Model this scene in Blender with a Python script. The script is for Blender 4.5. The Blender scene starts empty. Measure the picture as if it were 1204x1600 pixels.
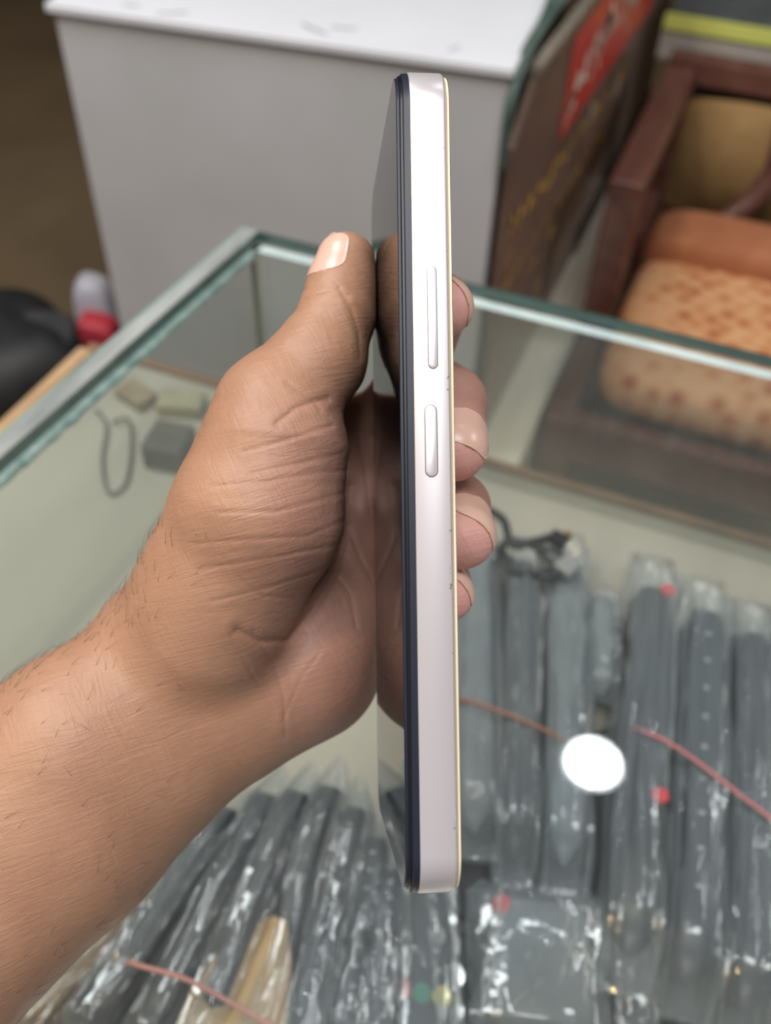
import bpy, math, random
import numpy as np
from mathutils import Vector, Matrix, noise
random.seed(7); rng = np.random.default_rng(7)
S = bpy.context.scene
COL = S.collection
# ------------------------------------------------------------------ camera, world, lights
F = 1450.0
p_, r_, y_ = [math.radians(a) for a in (46.3976, -2.5147, -20.0783)]
fwd = np.array([math.sin(y_)*math.cos(p_), math.cos(y_)*math.cos(p_), -math.sin(p_)])
rt = np.array([math.cos(y_), -math.sin(y_), 0.0]); dn = np.cross(fwd, rt)
M = np.array([math.cos(r_)*rt+math.sin(r_)*dn, -math.sin(r_)*rt+math.cos(r_)*dn, fwd])   # rows: right, down, forward
EYE = np.array([0, 0, 1.27])
cam = bpy.data.objects.new('camera', bpy.data.cameras.new('camera')); COL.objects.link(cam)
mw = Matrix.Identity(4)
for i in range(3):
    mw[i][0] = M[0][i]; mw[i][1] = -M[1][i]; mw[i][2] = -M[2][i]; mw[i][3] = EYE[i]
cam.matrix_world = mw
cam.data.sensor_fit = 'HORIZONTAL'; cam.data.sensor_width = 36; cam.data.lens = F/1204*36
cam.data.clip_start = 0.01; cam.data.clip_end = 50
cam.data.dof.use_dof = True; cam.data.dof.focus_distance = 0.205; cam.data.dof.aperture_fstop = 15
S.camera = cam
S.view_settings.view_transform = 'Standard'; S.view_settings.look = 'None'
S.view_settings.gamma = 1; S.view_settings.exposure = -0.1
S.cycles.max_bounces = 10; S.cycles.transparent_max_bounces = 40
S.cycles.glossy_bounces = 5; S.cycles.diffuse_bounces = 4
S.cycles.caustics_reflective = False; S.cycles.caustics_refractive = False
w = bpy.data.worlds.new('world'); S.world = w; w.use_nodes = True
w.node_tree.nodes['Background'].inputs[0].default_value = (0.80, 0.83, 0.88, 1)
w.node_tree.nodes['Background'].inputs[1].default_value = 0.33

def area(name, loc, rot, sx, sy, power, color):
    l = bpy.data.lights.new(name, 'AREA'); l.shape = 'RECTANGLE'; l.size = sx; l.size_y = sy
    l.energy = power; l.color = color
    o = bpy.data.objects.new(name, l); o.location = loc; o.rotation_euler = rot; COL.objects.link(o); return o
area('ceiling_panel_lamp', (0.1, -0.25, 2.84), (0, 0, 0), 1.3, 0.7, 36, (1, 0.985, 0.965))
area('ceiling_side_lamp', (-1.25, 0.35, 2.84), (0, 0, 0), 0.7, 0.7, 36, (0.97, 0.98, 1))
area('added_right_fill', (2.3, 1.6, 2.84), (0, 0, 0), 0.8, 0.8, 42, (0.97, 0.98, 1))  # added fill light, no real fixture; brightens the printed board and chair from the right
area('warm_bulb_lamp', (-0.75, -0.5, 2.3), (math.radians(-20), math.radians(-15), 0), 0.12, 0.12, 12, (1, 0.66, 0.28))

def ray(px, py): return np.array([(px-602)/F, (py-800)/F, 1.0]) @ M
def oz(px, py, z): d = ray(px, py); return EYE + d*(z-1.27)/d[2]
def oy(px, py, y): d = ray(px, py); return EYE + d*y/d[1]
def c2w(P): return np.asarray(P)/1000.0 @ M + EYE        # camera-axis millimetres to world metres
def at(px, py, mm): return np.array([(px-602)*mm/F, (py-800)*mm/F, mm])

# ------------------------------------------------------------------ materials
def srgb(r, g, b):
    f = lambda c: (c/255/12.92) if c/255 <= 0.04045 else ((c/255+0.055)/1.055)**2.4
    return (f(r), f(g), f(b), 1)
def mat(name, col, rough=0.5, metal=0.0, spec=0.5, coat=0.0):
    m = bpy.data.materials.new(name); m.use_nodes = True
    b = m.node_tree.nodes['Principled BSDF']
    b.inputs['Base Color'].default_value = col; b.inputs['Roughness'].default_value = rough
    b.inputs['Metallic'].default_value = metal; b.inputs['Specular IOR Level'].default_value = spec
    b.inputs['Coat Weight'].default_value = coat
    return m
def N(m, t, **kw):
    n = m.node_tree.nodes.new(t)
    for k, v in kw.items(): setattr(n, k, v)
    return n
def lk(m, a, b): m.node_tree.links.new(a, b)
def bsdf(m): return m.node_tree.nodes['Principled BSDF']
def ramp(m, src, stops):
    r = N(m, 'ShaderNodeValToRGB'); e = r.color_ramp.elements
    e[0].position, e[0].color = stops[0]; e[1].position, e[1].color = stops[-1]
    for p, c in stops[1:-1]:
        x = e.new(p); x.color = c
    lk(m, src, r.inputs[0]); return r
def noisetex(m, scale, detail=4, mapping=None, rough=0.55, dist=0):
    t = N(m, 'ShaderNodeTexCoord'); n = N(m, 'ShaderNodeTexNoise')
    n.inputs['Scale'].default_value = scale; n.inputs['Detail'].default_value = detail
    n.inputs['Roughness'].default_value = rough; n.inputs['Distortion'].default_value = dist
    mp = N(m, 'ShaderNodeMapping')
    if mapping: mp.inputs['Scale'].default_value = mapping
    lk(m, t.outputs['Object'], mp.inputs[0]); lk(m, mp.outputs[0], n.inputs['Vector'])
    return n
def mottled(name, c1, c2, scale, rough=0.6, mapping=None, bump=0.0, detail=5, spec=0.5, lo=0.3, hi=0.7, metal=0.0):
    m = mat(name, c1, rough, metal, spec)
    n = noisetex(m, scale, detail, mapping)
    r = ramp(m, n.outputs['Fac'], [(lo, c1), (hi, c2)]); lk(m, r.outputs[0], bsdf(m).inputs['Base Color'])
    if bump:
        b = N(m, 'ShaderNodeBump'); b.inputs['Strength'].default_value = bump; b.inputs['Distance'].default_value = 0.002
        lk(m, n.outputs['Fac'], b.inputs['Height']); lk(m, b.outputs[0], bsdf(m).inputs['Normal'])
    return m
def schlick(m, f0, power=5.0):
    lw = N(m, 'ShaderNodeLayerWeight'); lw.inputs['Blend'].default_value = 0.5
    p = N(m, 'ShaderNodeMath', operation='POWER'); p.inputs[1].default_value = power; lk(m, lw.outputs['Facing'], p.inputs[0])
    a = N(m, 'ShaderNodeMath', operation='MULTIPLY_ADD'); a.inputs[1].default_value = 1-f0; a.inputs[2].default_value = f0
    lk(m, p.outputs[0], a.inputs[0]); return a.outputs[0]
def clear_mat(name, tint, f0, grey=0.0, greycol=(0.7, 0.72, 0.72, 1), rough=0.0, bump=None):
    """thin clear sheet: see-through, mirror reflection by angle, a little milky scatter"""
    m = bpy.data.materials.new(name); m.use_nodes = True; nt = m.node_tree
    nt.nodes.remove(nt.nodes['Principled BSDF']); out = nt.nodes['Material Output']
    t = N(m, 'ShaderNodeBsdfTransparent'); t.inputs[0].default_value = tint
    g = N(m, 'ShaderNodeBsdfGlossy'); g.inputs['Roughness'].default_value = rough; g.inputs[0].default_value = (1, 1, 1, 1)
    d = N(m, 'ShaderNodeBsdfDiffuse'); d.inputs[0].default_value = greycol
    m1 = N(m, 'ShaderNodeMixShader'); m1.inputs[0].default_value = grey; lk(m, t.outputs[0], m1.inputs[1]); lk(m, d.outputs[0], m1.inputs[2])
    m2 = N(m, 'ShaderNodeMixShader'); lk(m, schlick(m, f0), m2.inputs[0]); lk(m, m1.outputs[0], m2.inputs[1]); lk(m, g.outputs[0], m2.inputs[2])
    lk(m, m2.outputs[0], out.inputs[0])
    if bump:
        n = noisetex(m, bump[0], 3, bump[1]); b = N(m, 'ShaderNodeBump')
        b.inputs['Strength'].default_value = bump[2]; b.inputs['Distance'].default_value = 0.003
        lk(m, n.outputs['Fac'], b.inputs['Height']); lk(m, b.outputs[0], g.inputs['Normal'])
    return m

# ------------------------------------------------------------------ mesh helpers
def obj(name, verts, faces, m, parent=None, smooth=False, bevel=0.0, mats=None, fmat=None):
    me = bpy.data.meshes.new(name); me.from_pydata([tuple(map(float, v)) for v in verts], [], [tuple(f) for f in faces])
    for x in (mats or [m]): me.materials.append(x)
    if fmat is not None: me.polygons.foreach_set('material_index', fmat)
    if smooth: me.polygons.foreach_set('use_smooth', [True]*len(me.polygons))
    me.update()
    o = bpy.data.objects.new(name, me); COL.objects.link(o)
    if parent: o.parent = parent; o.matrix_parent_inverse = parent.matrix_basis.inverted()
    if bevel:
        b = o.modifiers.new('bevel', 'BEVEL'); b.width = bevel; b.segments = 3; b.limit_method = 'ANGLE'
    return o
def empty(name, loc):
    o = bpy.data.objects.new(name, None); o.empty_display_size = 0.02; o.location = loc; COL.objects.link(o); return o
def tag(o, label, cat, group=None, kind=None):
    o['label'] = label; o['category'] = cat
    if group: o['group'] = group
    if kind: o['kind'] = kind
    return o
BF = [(0, 3, 2, 1), (4, 5, 6, 7), (0, 1, 5, 4), (1, 2, 6, 5), (2, 3, 7, 6), (3, 0, 4, 7)]
def boxvf(x0, x1, y0, y1, z0, z1):
    return [(x0, y0, z0), (x1, y0, z0), (x1, y1, z0), (x0, y1, z0), (x0, y0, z1), (x1, y0, z1), (x1, y1, z1), (x0, y1, z1)], BF
def box(name, x0, x1, y0, y1, z0, z1, m, parent=None, bevel=0.0, **kw):
    v, f = boxvf(x0, x1, y0, y1, z0, z1); return obj(name, v, f, m, parent, bevel=bevel, **kw)
class MB:
    def __init__(s): s.v = []; s.f = []; s.mi = []
    def add(s, v, f, mi=0):
        o = len(s.v); s.v += [tuple(map(float, a)) for a in v]; s.f += [tuple(i+o for i in q) for q in f]; s.mi += [mi]*len(f); return s
    def box(s, *a, mi=0): v, f = boxvf(*a); return s.add(v, f, mi)
    def build(s, name, m, parent=None, **kw): return obj(name, s.v, s.f, m, parent, fmat=s.mi, **kw)
def tube(path, rad, seg=8, close_ends=True):
    path = [Vector(p) for p in path]; n = len(path); V = []; Fc = []
    rads = rad if hasattr(rad, '__len__') else [rad]*n
    up = Vector((0.13, 0.2, 0.97)); 
    for i, p in enumerate(path):
        t = (path[min(i+1, n-1)]-path[max(i-1, 0)]).normalized()
        a = t.cross(up); a = a.normalized() if a.length > 1e-4 else t.orthogonal().normalized(); b = t.cross(a)
        for k in range(seg):
            an = 2*math.pi*k/seg; V.append(p+(a*math.cos(an)+b*math.sin(an))*rads[i])
    for i in range(n-1):
        for k in range(seg): Fc.append((i*seg+k, i*seg+(k+1) % seg, (i+1)*seg+(k+1) % seg, (i+1)*seg+k))
    if close_ends: Fc.append(tuple(range(seg))[::-1]); Fc.append(tuple((n-1)*seg+k for k in range(seg)))
    return V, Fc
def spline(pts, n=24):
    pts = [np.array(p, float) for p in pts]; P = [2*pts[0]-pts[1]]+pts+[2*pts[-1]-pts[-2]]; out = []
    for i in range(1, len(P)-2):
        for k in range(n):
            t = k/n; a, b, c, d = P[i-1:i+3]
            out.append(0.5*((2*b)+(-a+c)*t+(2*a-5*b+4*c-d)*t*t+(-a+3*b-3*c+d)*t**3))
    out.append(pts[-1]); return out

# ------------------------------------------------------------------ materials in use
M_floor = mottled('floor_brown_cement', srgb(98, 82, 60), srgb(120, 100, 74), 2.5, 0.75)
M_wall = mottled('wall_paint', srgb(120, 104, 82), srgb(140, 124, 100), 3, 0.8)
M_ceil = mat('ceiling_white', srgb(205, 206, 204), 0.9)
M_glass = clear_mat('clear_glass', (0.945, 0.962, 0.957, 1), 0.07, 0.025, (0.62, 0.66, 0.66, 1))
M_glass_low = clear_mat('clear_glass_side', (0.91, 0.94, 0.93, 1), 0.06, 0.05, (0.6, 0.66, 0.65, 1))
M_through = clear_mat('glass_underside', (0.98, 0.99, 0.985, 1), 0.0)
M_edge = mottled('green_glass_edge', srgb(22, 60, 56), srgb(60, 104, 98), 60, 0.2, (0.2, 1, 1), spec=0.8)
M_edge_l = mottled('pale_glass_edge', srgb(204, 222, 226), srgb(240, 250, 252), 40, 0.25, spec=0.8)
M_edge_s = mottled('ground_glass_edge', srgb(172, 182, 182), srgb(232, 238, 238), 70, 0.16, (1, 0.15, 1), 0.25, metal=0.55)
M_board = mottled('shelf_board_beige', srgb(152, 149, 138), srgb(178, 173, 160), 9, 0.6, (1, 0.25, 1))
M_boardedge = mottled('shelf_edge_brown', srgb(104, 74, 54), srgb(150, 116, 90), 20, 0.5)
M_cab = mottled('grey_laminate', srgb(192, 193, 195), srgb(204, 204, 208), 5, 0.42, bump=0.02)
M_cabtop = mottled('white_laminate', srgb(226, 228, 234), srgb(236, 238, 244), 4, 0.3)
M_wood = mottled('dark_red_wood', srgb(96, 62, 54), srgb(122, 84, 74), 14, 0.22, (3, 0.5, 3), 0.0, spec=0.6)


# ------------------------------------------------------------------ the room
GT = 0.95
def struct(o): o['kind'] = 'structure'; return o
struct(box('floor', -3.2, 3.2, -1.6, 4.4, -0.1, 0, M_floor))
struct(box('wall_back', -3.2, 3.2, 4.3, 4.4, 0, 3.0, M_wall))
struct(box('wall_left', -3.3, -3.2, -1.6, 4.4, 0, 3.0, M_wall))
struct(box('wall_right', 3.2, 3.3, -1.6, 4.4, 0, 3.0, M_wall))
struct(box('ceiling', -3.3, 3.3, -1.6, 4.4, 2.9, 3.0, M_ceil))
# round lamp on the ceiling, seen mirrored in the glass top
g0 = oz(925, 1195, GT); dd = ray(925, 1195); dd[2] = -dd[2]; LP = g0 + dd*(2.885-GT)/dd[2]
lamp = empty('ceiling_light', (LP[0], LP[1], 2.9))
tag(lamp, 'round white downlight on the ceiling, mirrored as a glaring disc in the glass top', 'light')
V = []; Fc = []
for k in range(144):
    a = 2*math.pi*k/144; r = 0.073+0.0018*math.cos(36*a); V.append((LP[0]+r*math.cos(a), LP[1]+r*math.sin(a), 2.872))
Me = bpy.data.materials.new('lamp_glow'); Me.use_nodes = True; bb = bsdf(Me); bb.inputs['Emission Color'].default_value = (0.93, 0.97, 1, 1); bb.inputs['Emission Strength'].default_value = 45
obj('lamp_diffuser', V, [tuple(range(144))[::-1]], Me, lamp)
V = []; Fc = []
for k in range(48):
    a = 2*math.pi*k/48
    for r, z in ((0.080, 2.876), (0.088, 2.874), (0.092, 2.899), (0.080, 2.899)): V.append((LP[0]+r*math.cos(a), LP[1]+r*math.sin(a), z))
for k in range(48):
    for j in range(4): Fc.append((k*4+j, k*4+(j+1) % 4, ((k+1) % 48)*4+(j+1) % 4, ((k+1) % 48)*4+j))
obj('lamp_rim', V, Fc, mat('lamp_rim', srgb(225, 225, 225), 0.4), lamp, smooth=True)

# ------------------------------------------------------------------ display counter
XL, YB = -0.289, 0.491; XR = 1.15; YF = -0.16; ZS = 0.797
case = empty('display_counter', (0.3, 0.17, 0)); tag(case, 'glass topped shop display counter standing on a wide beige base', 'display case')
tp = MB(); t0 = XL+0.011; v, f = boxvf(t0, XR, YF, YB, GT-0.008, GT); tp.add(v, [f[0]], 1); tp.add(v, [f[1]], 0); tp.add(v, f[2:], 2)
tp.build('glass_top', None, case, mats=[M_glass, M_through, M_edge])
sp = MB(); v, f = boxvf(XL, t0-0.0002, YF, YB, ZS, GT+0.0004); sp.add(v, [f[1]], 1); sp.add(v, [f[2], f[4]], 2); sp.add(v, [f[3], f[5]], 0)
sp.build('side_glass', None, case, mats=[M_glass_low, M_edge_s, M_glass_low])
# thin sealing bead and arris lines along the left edge
MB().box(XL-0.0008, XL+0.0004, YF, YB, GT-0.006, GT+0.0007).build('edge_arris', mat('edge_arris', srgb(120, 150, 144), 0.3), case)
bd = MB()
for i in range(90):
    y0 = YF+(YB-YF)*i/90; y1 = YF+(YB-YF)*(i+1)/90; wj = 0.0035+0.0016*noise.noise((i*0.7, 3, 1))+0.001*random.random()
    bd.box(t0, t0+wj, y0, y1, GT-0.0125, GT-0.0085)
bd.build('sealing_bead', mottled('sealing_bead', srgb(120, 160, 158), srgb(200, 222, 220), 120, 0.25), case)
bk = MB(); v, f = boxvf(t0, XR, YB-0.010, YB-0.002, ZS, GT-0.0085); bk.add(v, [f[1]], 1); bk.add(v, [f[2], f[4]], 0); bk.add(v, [f[3], f[5]], 2)
bk.build('back_glass', None, case, mats=[M_glass_low, M_edge_l, M_glass_low])
box('corner_seal', t0, t0+0.003, YB-0.013, YB-0.010, ZS, GT-0.009, mat('corner_seal', srgb(120, 128, 104), 0.4), case)
# the left pane runs slightly out of square with the back pane
kx = (XL-oz(0, 682, GT)[0])/(YB-oz(0, 682, GT)[1])
for o in list(COL.objects):
    if o.parent == case:
        for vt in o.data.vertices:
            if vt.co.x < XL+0.03: vt.co.x -= kx*(YB-vt.co.y)
XB = -0.445
box('shelf_board', XB, XR+0.02, YF-0.02, YB+0.004, ZS-0.02, ZS, M_board, case)
box('board_edge', XB-0.006, XR+0.02, YB+0.004, YB+0.012, ZS-0.022, ZS+0.004, M_boardedge, case, bevel=0.001)
box('side_strip', XB-0.012, XB, YF-0.02, YB+0.004, ZS-0.022, ZS+0.003, mottled('tan_strip', srgb(160, 130, 98), srgb(184, 154, 120), 20, 0.5), case, bevel=0.001)
box('base_cabinet', XB+0.03, XR-0.01, YF+0.02, YB-0.02, 0, ZS-0.02, mottled('base_brown', srgb(96, 76, 60), srgb(110, 90, 72), 8, 0.6), case)

# ------------------------------------------------------------------ white cabinet behind
A = np.array([-0.779, 0.934]); B = np.array([-0.243, 0.990]); ex = (B-A)/np.linalg.norm(B-A); ey = np.array([-ex[1], ex[0]])
def rot_box(mb, u0, u1, v0, v1, z0, z1, mi=0):
    P = [A+ex*u+ey*v_ for u, v_ in ((u0, v0), (u1, v0), (u1, v1), (u0, v1))]
    mb.add([(q[0], q[1], z) for z in (z0, z1) for q in P], BF, mi)
LW = np.linalg.norm(B-A)
cb = empty('white_cabinet', (-0.5, 1.1, 0)); tag(cb, 'low white laminate cabinet with scuffed grey front behind the glass counter', 'cabinet')
m_ = MB(); rot_box(m_, 0.002, LW-0.002, 0.003, 0.55, 0.02, 0.880); m_.build('body', M_cab, cb, bevel=0.0015)
m_ = MB(); rot_box(m_, -0.004, LW+0.004, -0.004, 0.56, 0.8808, 0.890); m_.build('cabinet_top', M_cabtop, cb, bevel=0.001)
m_ = MB(); rot_box(m_, 0.001, LW, 0.001, 0.01, 0.8775, 0.8806); m_.build('edge_joint', mat('dark_joint', srgb(110, 112, 114), 0.7), cb)
m_ = MB(); rot_box(m_, 0.01, LW-0.01, 0.03, 0.5, 0.0, 0.02); m_.build('plinth', mat('plinth', srgb(80, 78, 76), 0.7), cb)
M_scuff = mat('grey_scuff', srgb(120, 118, 118), 0.8)
for u, v_, l, wd, an in ((0.145, 0.02, 0.035, 0.003, 0.5), (0.31, 0.03, 0.04, 0.0035, -0.5), (0.34, 0.045, 0.03, 0.003, 0.2), (0.47, 0.03, 0.02, 0.002, 1.1), (0.09, 0.025, 0.02, 0.003, 0.2)):
    pts = []
    for s, t in ((-1, -1), (0, -1.6), (1, -1), (1, 1), (0.1, 0.7), (-1, 1)):
        uu = u+s*l/2*math.cos(an)-t*wd/2*math.sin(an); vv = v_+s*l/2*math.sin(an)+t*wd/2*math.cos(an); q = A+ex*uu+ey*vv; pts.append((q[0], q[1], 0.8904))
    obj('scuff_mark', pts, [tuple(range(6))], M_scuff, cb)

# carton standing at the cabinet's right end, long side towards us
XC = -0.232
def on_c(y, z, out=0.0015): return (XC+out, y, z)
ct = empty('advertising_carton', (-0.26, 1.5, 0.33)); tag(ct, 'long dark brown printed board with gold writing and red label beside the white cabinet', 'sign board')
M_ct = mottled('dark_brown_print', srgb(104, 90, 84), srgb(140, 114, 100), 7, 0.34, lo=0.35, hi=0.75)
CY0, CY1, CZ0, CZ1 = 1.045, 2.25, 0.33, 0.856
obj('board_panel', [(XC-0.008, 1.03, CZ0), (XC, 1.03, CZ0), (XC, 2.35, CZ0), (XC-0.008, 2.35, CZ0), (XC-0.008, 1.0, 0.80), (XC, 1.0, 0.80), (XC, 2.35, CZ1), (XC-0.008, 2.35, CZ1), (XC-0.008, 1.075, CZ1), (XC, 1.075, CZ1)],
    [(0, 3, 2, 1), (0, 1, 5, 4), (4, 5, 9, 8), (8, 9, 6, 7), (2, 3, 7, 6), (1, 2, 6, 9, 5), (0, 4, 8, 7, 3)], M_ct, ct)
MB().box(XC-0.010, XC+0.002, 1.07, 2.35, CZ1, CZ1+0.009).build('torn_edge', mottled('torn_edge_card', srgb(176, 166, 150), srgb(140, 132, 116), 60, 0.8), ct)
MB().box(XC, XC+0.004, 1.62, 2.35, CZ0, CZ0+0.05).build('dark_rim', mat('dark_rim', srgb(28, 26, 26), 0.5), ct)
obj('red_label', [on_c(1.262, 0.700), on_c(1.99, 0.660), on_c(1.99, 0.85), on_c(1.255, 0.838)], [(0, 1, 2, 3)], mottled('red_print', srgb(208, 62, 58), srgb(222, 84, 78), 10, 0.4), ct)
def glyph(name, m, y, z, s, rnd, out=0.0022, tall=1.0):
    """brush-like letter form built of a few strokes"""
    mb = MB()
    for _ in range(rnd.choice((2, 3, 3))):
        a = rnd.uniform(-0.5, 1.7); l = s*rnd.uniform(0.45, 1.0); wd = s*rnd.uniform(0.24, 0.42)
        cy = y+s*rnd.uniform(-0.3, 0.3); cz = z+s*rnd.uniform(-0.3, 0.3); pts = []
        for k in range(9):
            t = k/8; yy = cy+(t-0.5)*l*math.cos(a)-math.sin(t*3.1)*l*0.25*math.sin(a); zz = cz+(t-0.5)*l*math.sin(a)+math.sin(t*3.1)*l*0.25*math.cos(a)
            hw = wd*0.5*(0.35+math.sin(math.pi*min(1, t*1.1)))
            pts += [(XC+out, yy, zz-hw), (XC+out, yy, zz+hw)]
        mb.add(pts, [(2*k, 2*k+2, 2*k+3, 2*k+1) for k in range(8)])
    mb.build(name, m, ct)
rn = random.Random(5)
M_wp = mat('white_print', srgb(236, 228, 214), 0.5); M_gp = mat('gold_print', srgb(250, 206, 104), 0.45)
for y, z, s in ((1.315, 0.742, 0.042), (1.36, 0.755, 0.04), (1.41, 0.762, 0.05), (1.46, 0.77, 0.05), (1.52, 0.775, 0.05), (1.60, 0.765, 0.055), (1.66, 0.785, 0.05), (1.72, 0.76, 0.06), (1.79, 0.77, 0.06), (1.86, 0.755, 0.06)): glyph('white_letter', M_wp, y, z, s*1.5, rn)
for row, (y0, z0, y1, z1, n, s) in enumerate(((1.035, 0.675, 1.9, 0.60, 20, 0.026), (1.06, 0.60, 1.75, 0.53, 15, 0.024), (1.22, 0.53, 1.8, 0.47, 11, 0.02), (1.04, 0.64, 1.10, 0.66, 3, 0.014), (1.28, 0.46, 1.7, 0.42, 7, 0.018))):
    for k in range(n):
        t = (k+rn.uniform(-0.15, 0.15))/n; glyph('gold_letter', M_gp, y0+(y1-y0)*t, z0+(z1-z0)*t+rn.uniform(-.006, .006), s*rn.uniform(0.8, 1.4), rn)
M_wm = mat('white_mark', srgb(190, 178, 170), 0.5)
for y, z in ((1.50, 0.645), (1.74, 0.60)): obj('white_mark', [on_c(y-0.006, z-0.018), on_c(y+0.022, z-0.02), on_c(y+0.022, z+0.016), on_c(y-0.006, z+0.018)], [(0, 1, 2, 3)], M_wm, ct)
# green grey cloth tucked between cabinet and board
gv = []; gf = []
prof = [(0.990, 0.785), (0.988, 0.80), (0.988, 0.84), (0.992, 0.880), (1.05, 0.8955), (1.15, 0.8965), (1.30, 0.898), (1.50, 0.899), (1.75, 0.900)]
for i, (y, z) in enumerate(prof):
    for k in range(9):
        t = k/8; wob = 0.004*math.sin(i*2.1+k*1.7)
        if i < 4: gv.append((XC-0.010+0.010*t, y-0.014+wob*0.4, z))
        else: gv.append((XC-0.018-0.06*max(0, min(1, (i-5)/2))*(1-t)+0.014*t+wob, y, z+0.002*math.sin(k*1.9+i)))
for i in range(len(prof)-1):
    for k in range(8): gf.append((i*9+k, i*9+k+1, (i+1)*9+k+1, (i+1)*9+k))
go = obj('green_cloth', gv, gf, mottled('green_cloth', srgb(40, 68, 58), srgb(98, 110, 106), 12, 0.85), smooth=True); sm = go.modifiers.new('s', 'SOLIDIFY'); sm.thickness = 0.002
ss = go.modifiers.new('ss', 'SUBSURF'); ss.levels = ss.render_levels = 2
tag(go, 'dark green cloth tucked between white cabinet and printed board', 'cloth')
# pale bench board under the printed board
pb = box('wooden_bench', -0.240, -0.165, 0.80, 1.97, 0.0, 0.32, mottled('pale_wood', srgb(206, 196, 176), srgb(228, 220, 204), 8, 0.55, (3, 0.3, 3)), bevel=0.002)
tag(pb, 'narrow pale wooden bench running beside the dark red armchair', 'bench')

# ------------------------------------------------------------------ armchair
ch = empty('armchair', (0.12, 1.5, 0)); tag(ch, 'dark red wooden armchair with orange patterned seat cushion behind the counter', 'armchair')
for x0, x1 in ((-0.162, -0.108), (0.38, 0.434)):
    a = MB(); a.box(x0, x1, 1.35, 1.84, 0.585, 0.62); a.build('armrest', M_wood, ch, bevel=0.004)
    MB().box(x0+0.002, x1-0.002, 1.352, 1.41, 0.30, 0.584).build('arm_post', M_wood, ch, bevel=0.003)
    MB().box(x0+0.006, x1-0.006, 1.41, 1.82, 0.25, 0.40).build('side_panel', M_wood, ch, bevel=0.003)
for x0, y0, h in ((-0.155, 1.13, 0.33), (0.375, 1.13, 0.33), (-0.155, 1.80, 0.60), (0.375, 1.80, 0.60)):
    MB().box(x0, x0+0.05, y0, y0+0.05, 0, h).build('leg', M_wood, ch, bevel=0.003)
MB().box(-0.155, 0.425, 1.135, 1.165, 0.25, 0.335).build('front_apron', M_wood, ch, bevel=0.003)
for x0 in (-0.155, 0.38): MB().box(x0, x0+0.04, 1.165, 1.36, 0.25, 0.335).build('side_rail', M_wood, ch, bevel=0.003)
MB().box(-0.16, 0.43, 1.84, 1.885, 0.590, 0.635).build('top_rail', M_wood, ch, bevel=0.004)
MB().box(-0.10, 0.37, 1.845, 1.875, 0.27, 0.35).build('lower_rail', M_wood, ch, bevel=0.003)
sv = spline([(0.075, 1.80, 0.585), (0.078, 1.79, 0.50), (0.060, 1.77, 0.44), (0.0, 1.74, 0.375), (-0.03, 1.72, 0.34)], 8)
V, Fc = tube(sv, 0.022, 8); obj('curved_slat', V, Fc, M_wood, ch, smooth=True)
# tan upholstered back
V = []; Fc = []
for i in range(15):
    for k in range(15):
        s, t = i/14*2-1, k/14*2-1; V.append((0.02+0.135*s*(1-0.10*t*t), 1.835-0.05*(1-s*s)*(1-t*t), 0.465+0.115*t*(1-0.08*s*s)))
for i in range(14):
    for k in range(14): Fc.append((i*15+k, i*15+k+1, (i+1)*15+k+1, (i+1)*15+k))
back = obj('back_pad', V, Fc, mottled('tan_cloth', srgb(150, 118, 74), srgb(166, 134, 88), 30, 0.9), ch, smooth=True)
MB().box(-0.12, 0.38, 1.862, 1.872, 0.35, 0.59).build('back_panel', mat('back_mesh', srgb(66, 60, 40), 0.9), ch)
# seat cushion with leaf print
M_seat = mat('seat_print', srgb(196, 134, 88), 0.8)
tcx = N(M_seat, 'ShaderNodeTexCoord'); mp = N(M_seat, 'ShaderNodeMapping'); mp.inputs['Scale'].default_value = (30, 30, 30); mp.inputs['Rotation'].default_value = (0, 0, 0.6)
lk(M_seat, tcx.outputs['Object'], mp.inputs[0])
vo = N(M_seat, 'ShaderNodeTexVoronoi'); vo.inputs['Scale'].default_value = 1.0; vo.inputs['Randomness'].default_value = 0.35; lk(M_seat, mp.outputs[0], vo.inputs['Vector'])
r1 = ramp(M_seat, vo.outputs['Distance'], [(0.18, srgb(160, 84, 46)), (0.38, srgb(202, 138, 90)), (0.6, srgb(214, 164, 120))]); lk(M_seat, r1.outputs[0], bsdf(M_seat).inputs['Base Color'])
nx, ny = 24, 20; V = []; Fc = []
def cushion(x0, x1, y0, y1, z0, z1, m, name, e=5.0):
    V = []; Fc = []; n1, n2 = 40, 20
    for i in range(n2+1):
        ph = -math.pi/2+math.pi*i/n2
        for k in range(n1):
            th = 2*math.pi*k/n1; sp = lambda v, q: math.copysign(abs(v)**q, v)
            V.append(((x0+x1)/2+(x1-x0)/2*sp(math.cos(ph), 2/e)*sp(math.cos(th), 2/e), (y0+y1)/2+(y1-y0)/2*sp(math.cos(ph), 2/e)*sp(math.sin(th), 2/e), (z0+z1)/2+(z1-z0)/2*sp(math.sin(ph), 0.7)))
    for i in range(n2):
        for k in range(n1): Fc.append((i*n1+k, i*n1+(k+1) % n1, (i+1)*n1+(k+1) % n1, (i+1)*n1+k))
    return obj(name, V, Fc, m, ch, smooth=True)
cushion(-0.100, 0.372, 1.15, 1.56, 0.337, 0.43, M_seat, 'seat_cushion', 7)
cushion(-0.100, 0.372, 1.50, 1.64, 0.36, 0.47, mottled('orange_brown_cloth', srgb(160, 98, 66), srgb(178, 116, 78), 20, 0.85), 'back_bolster', 7)

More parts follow.
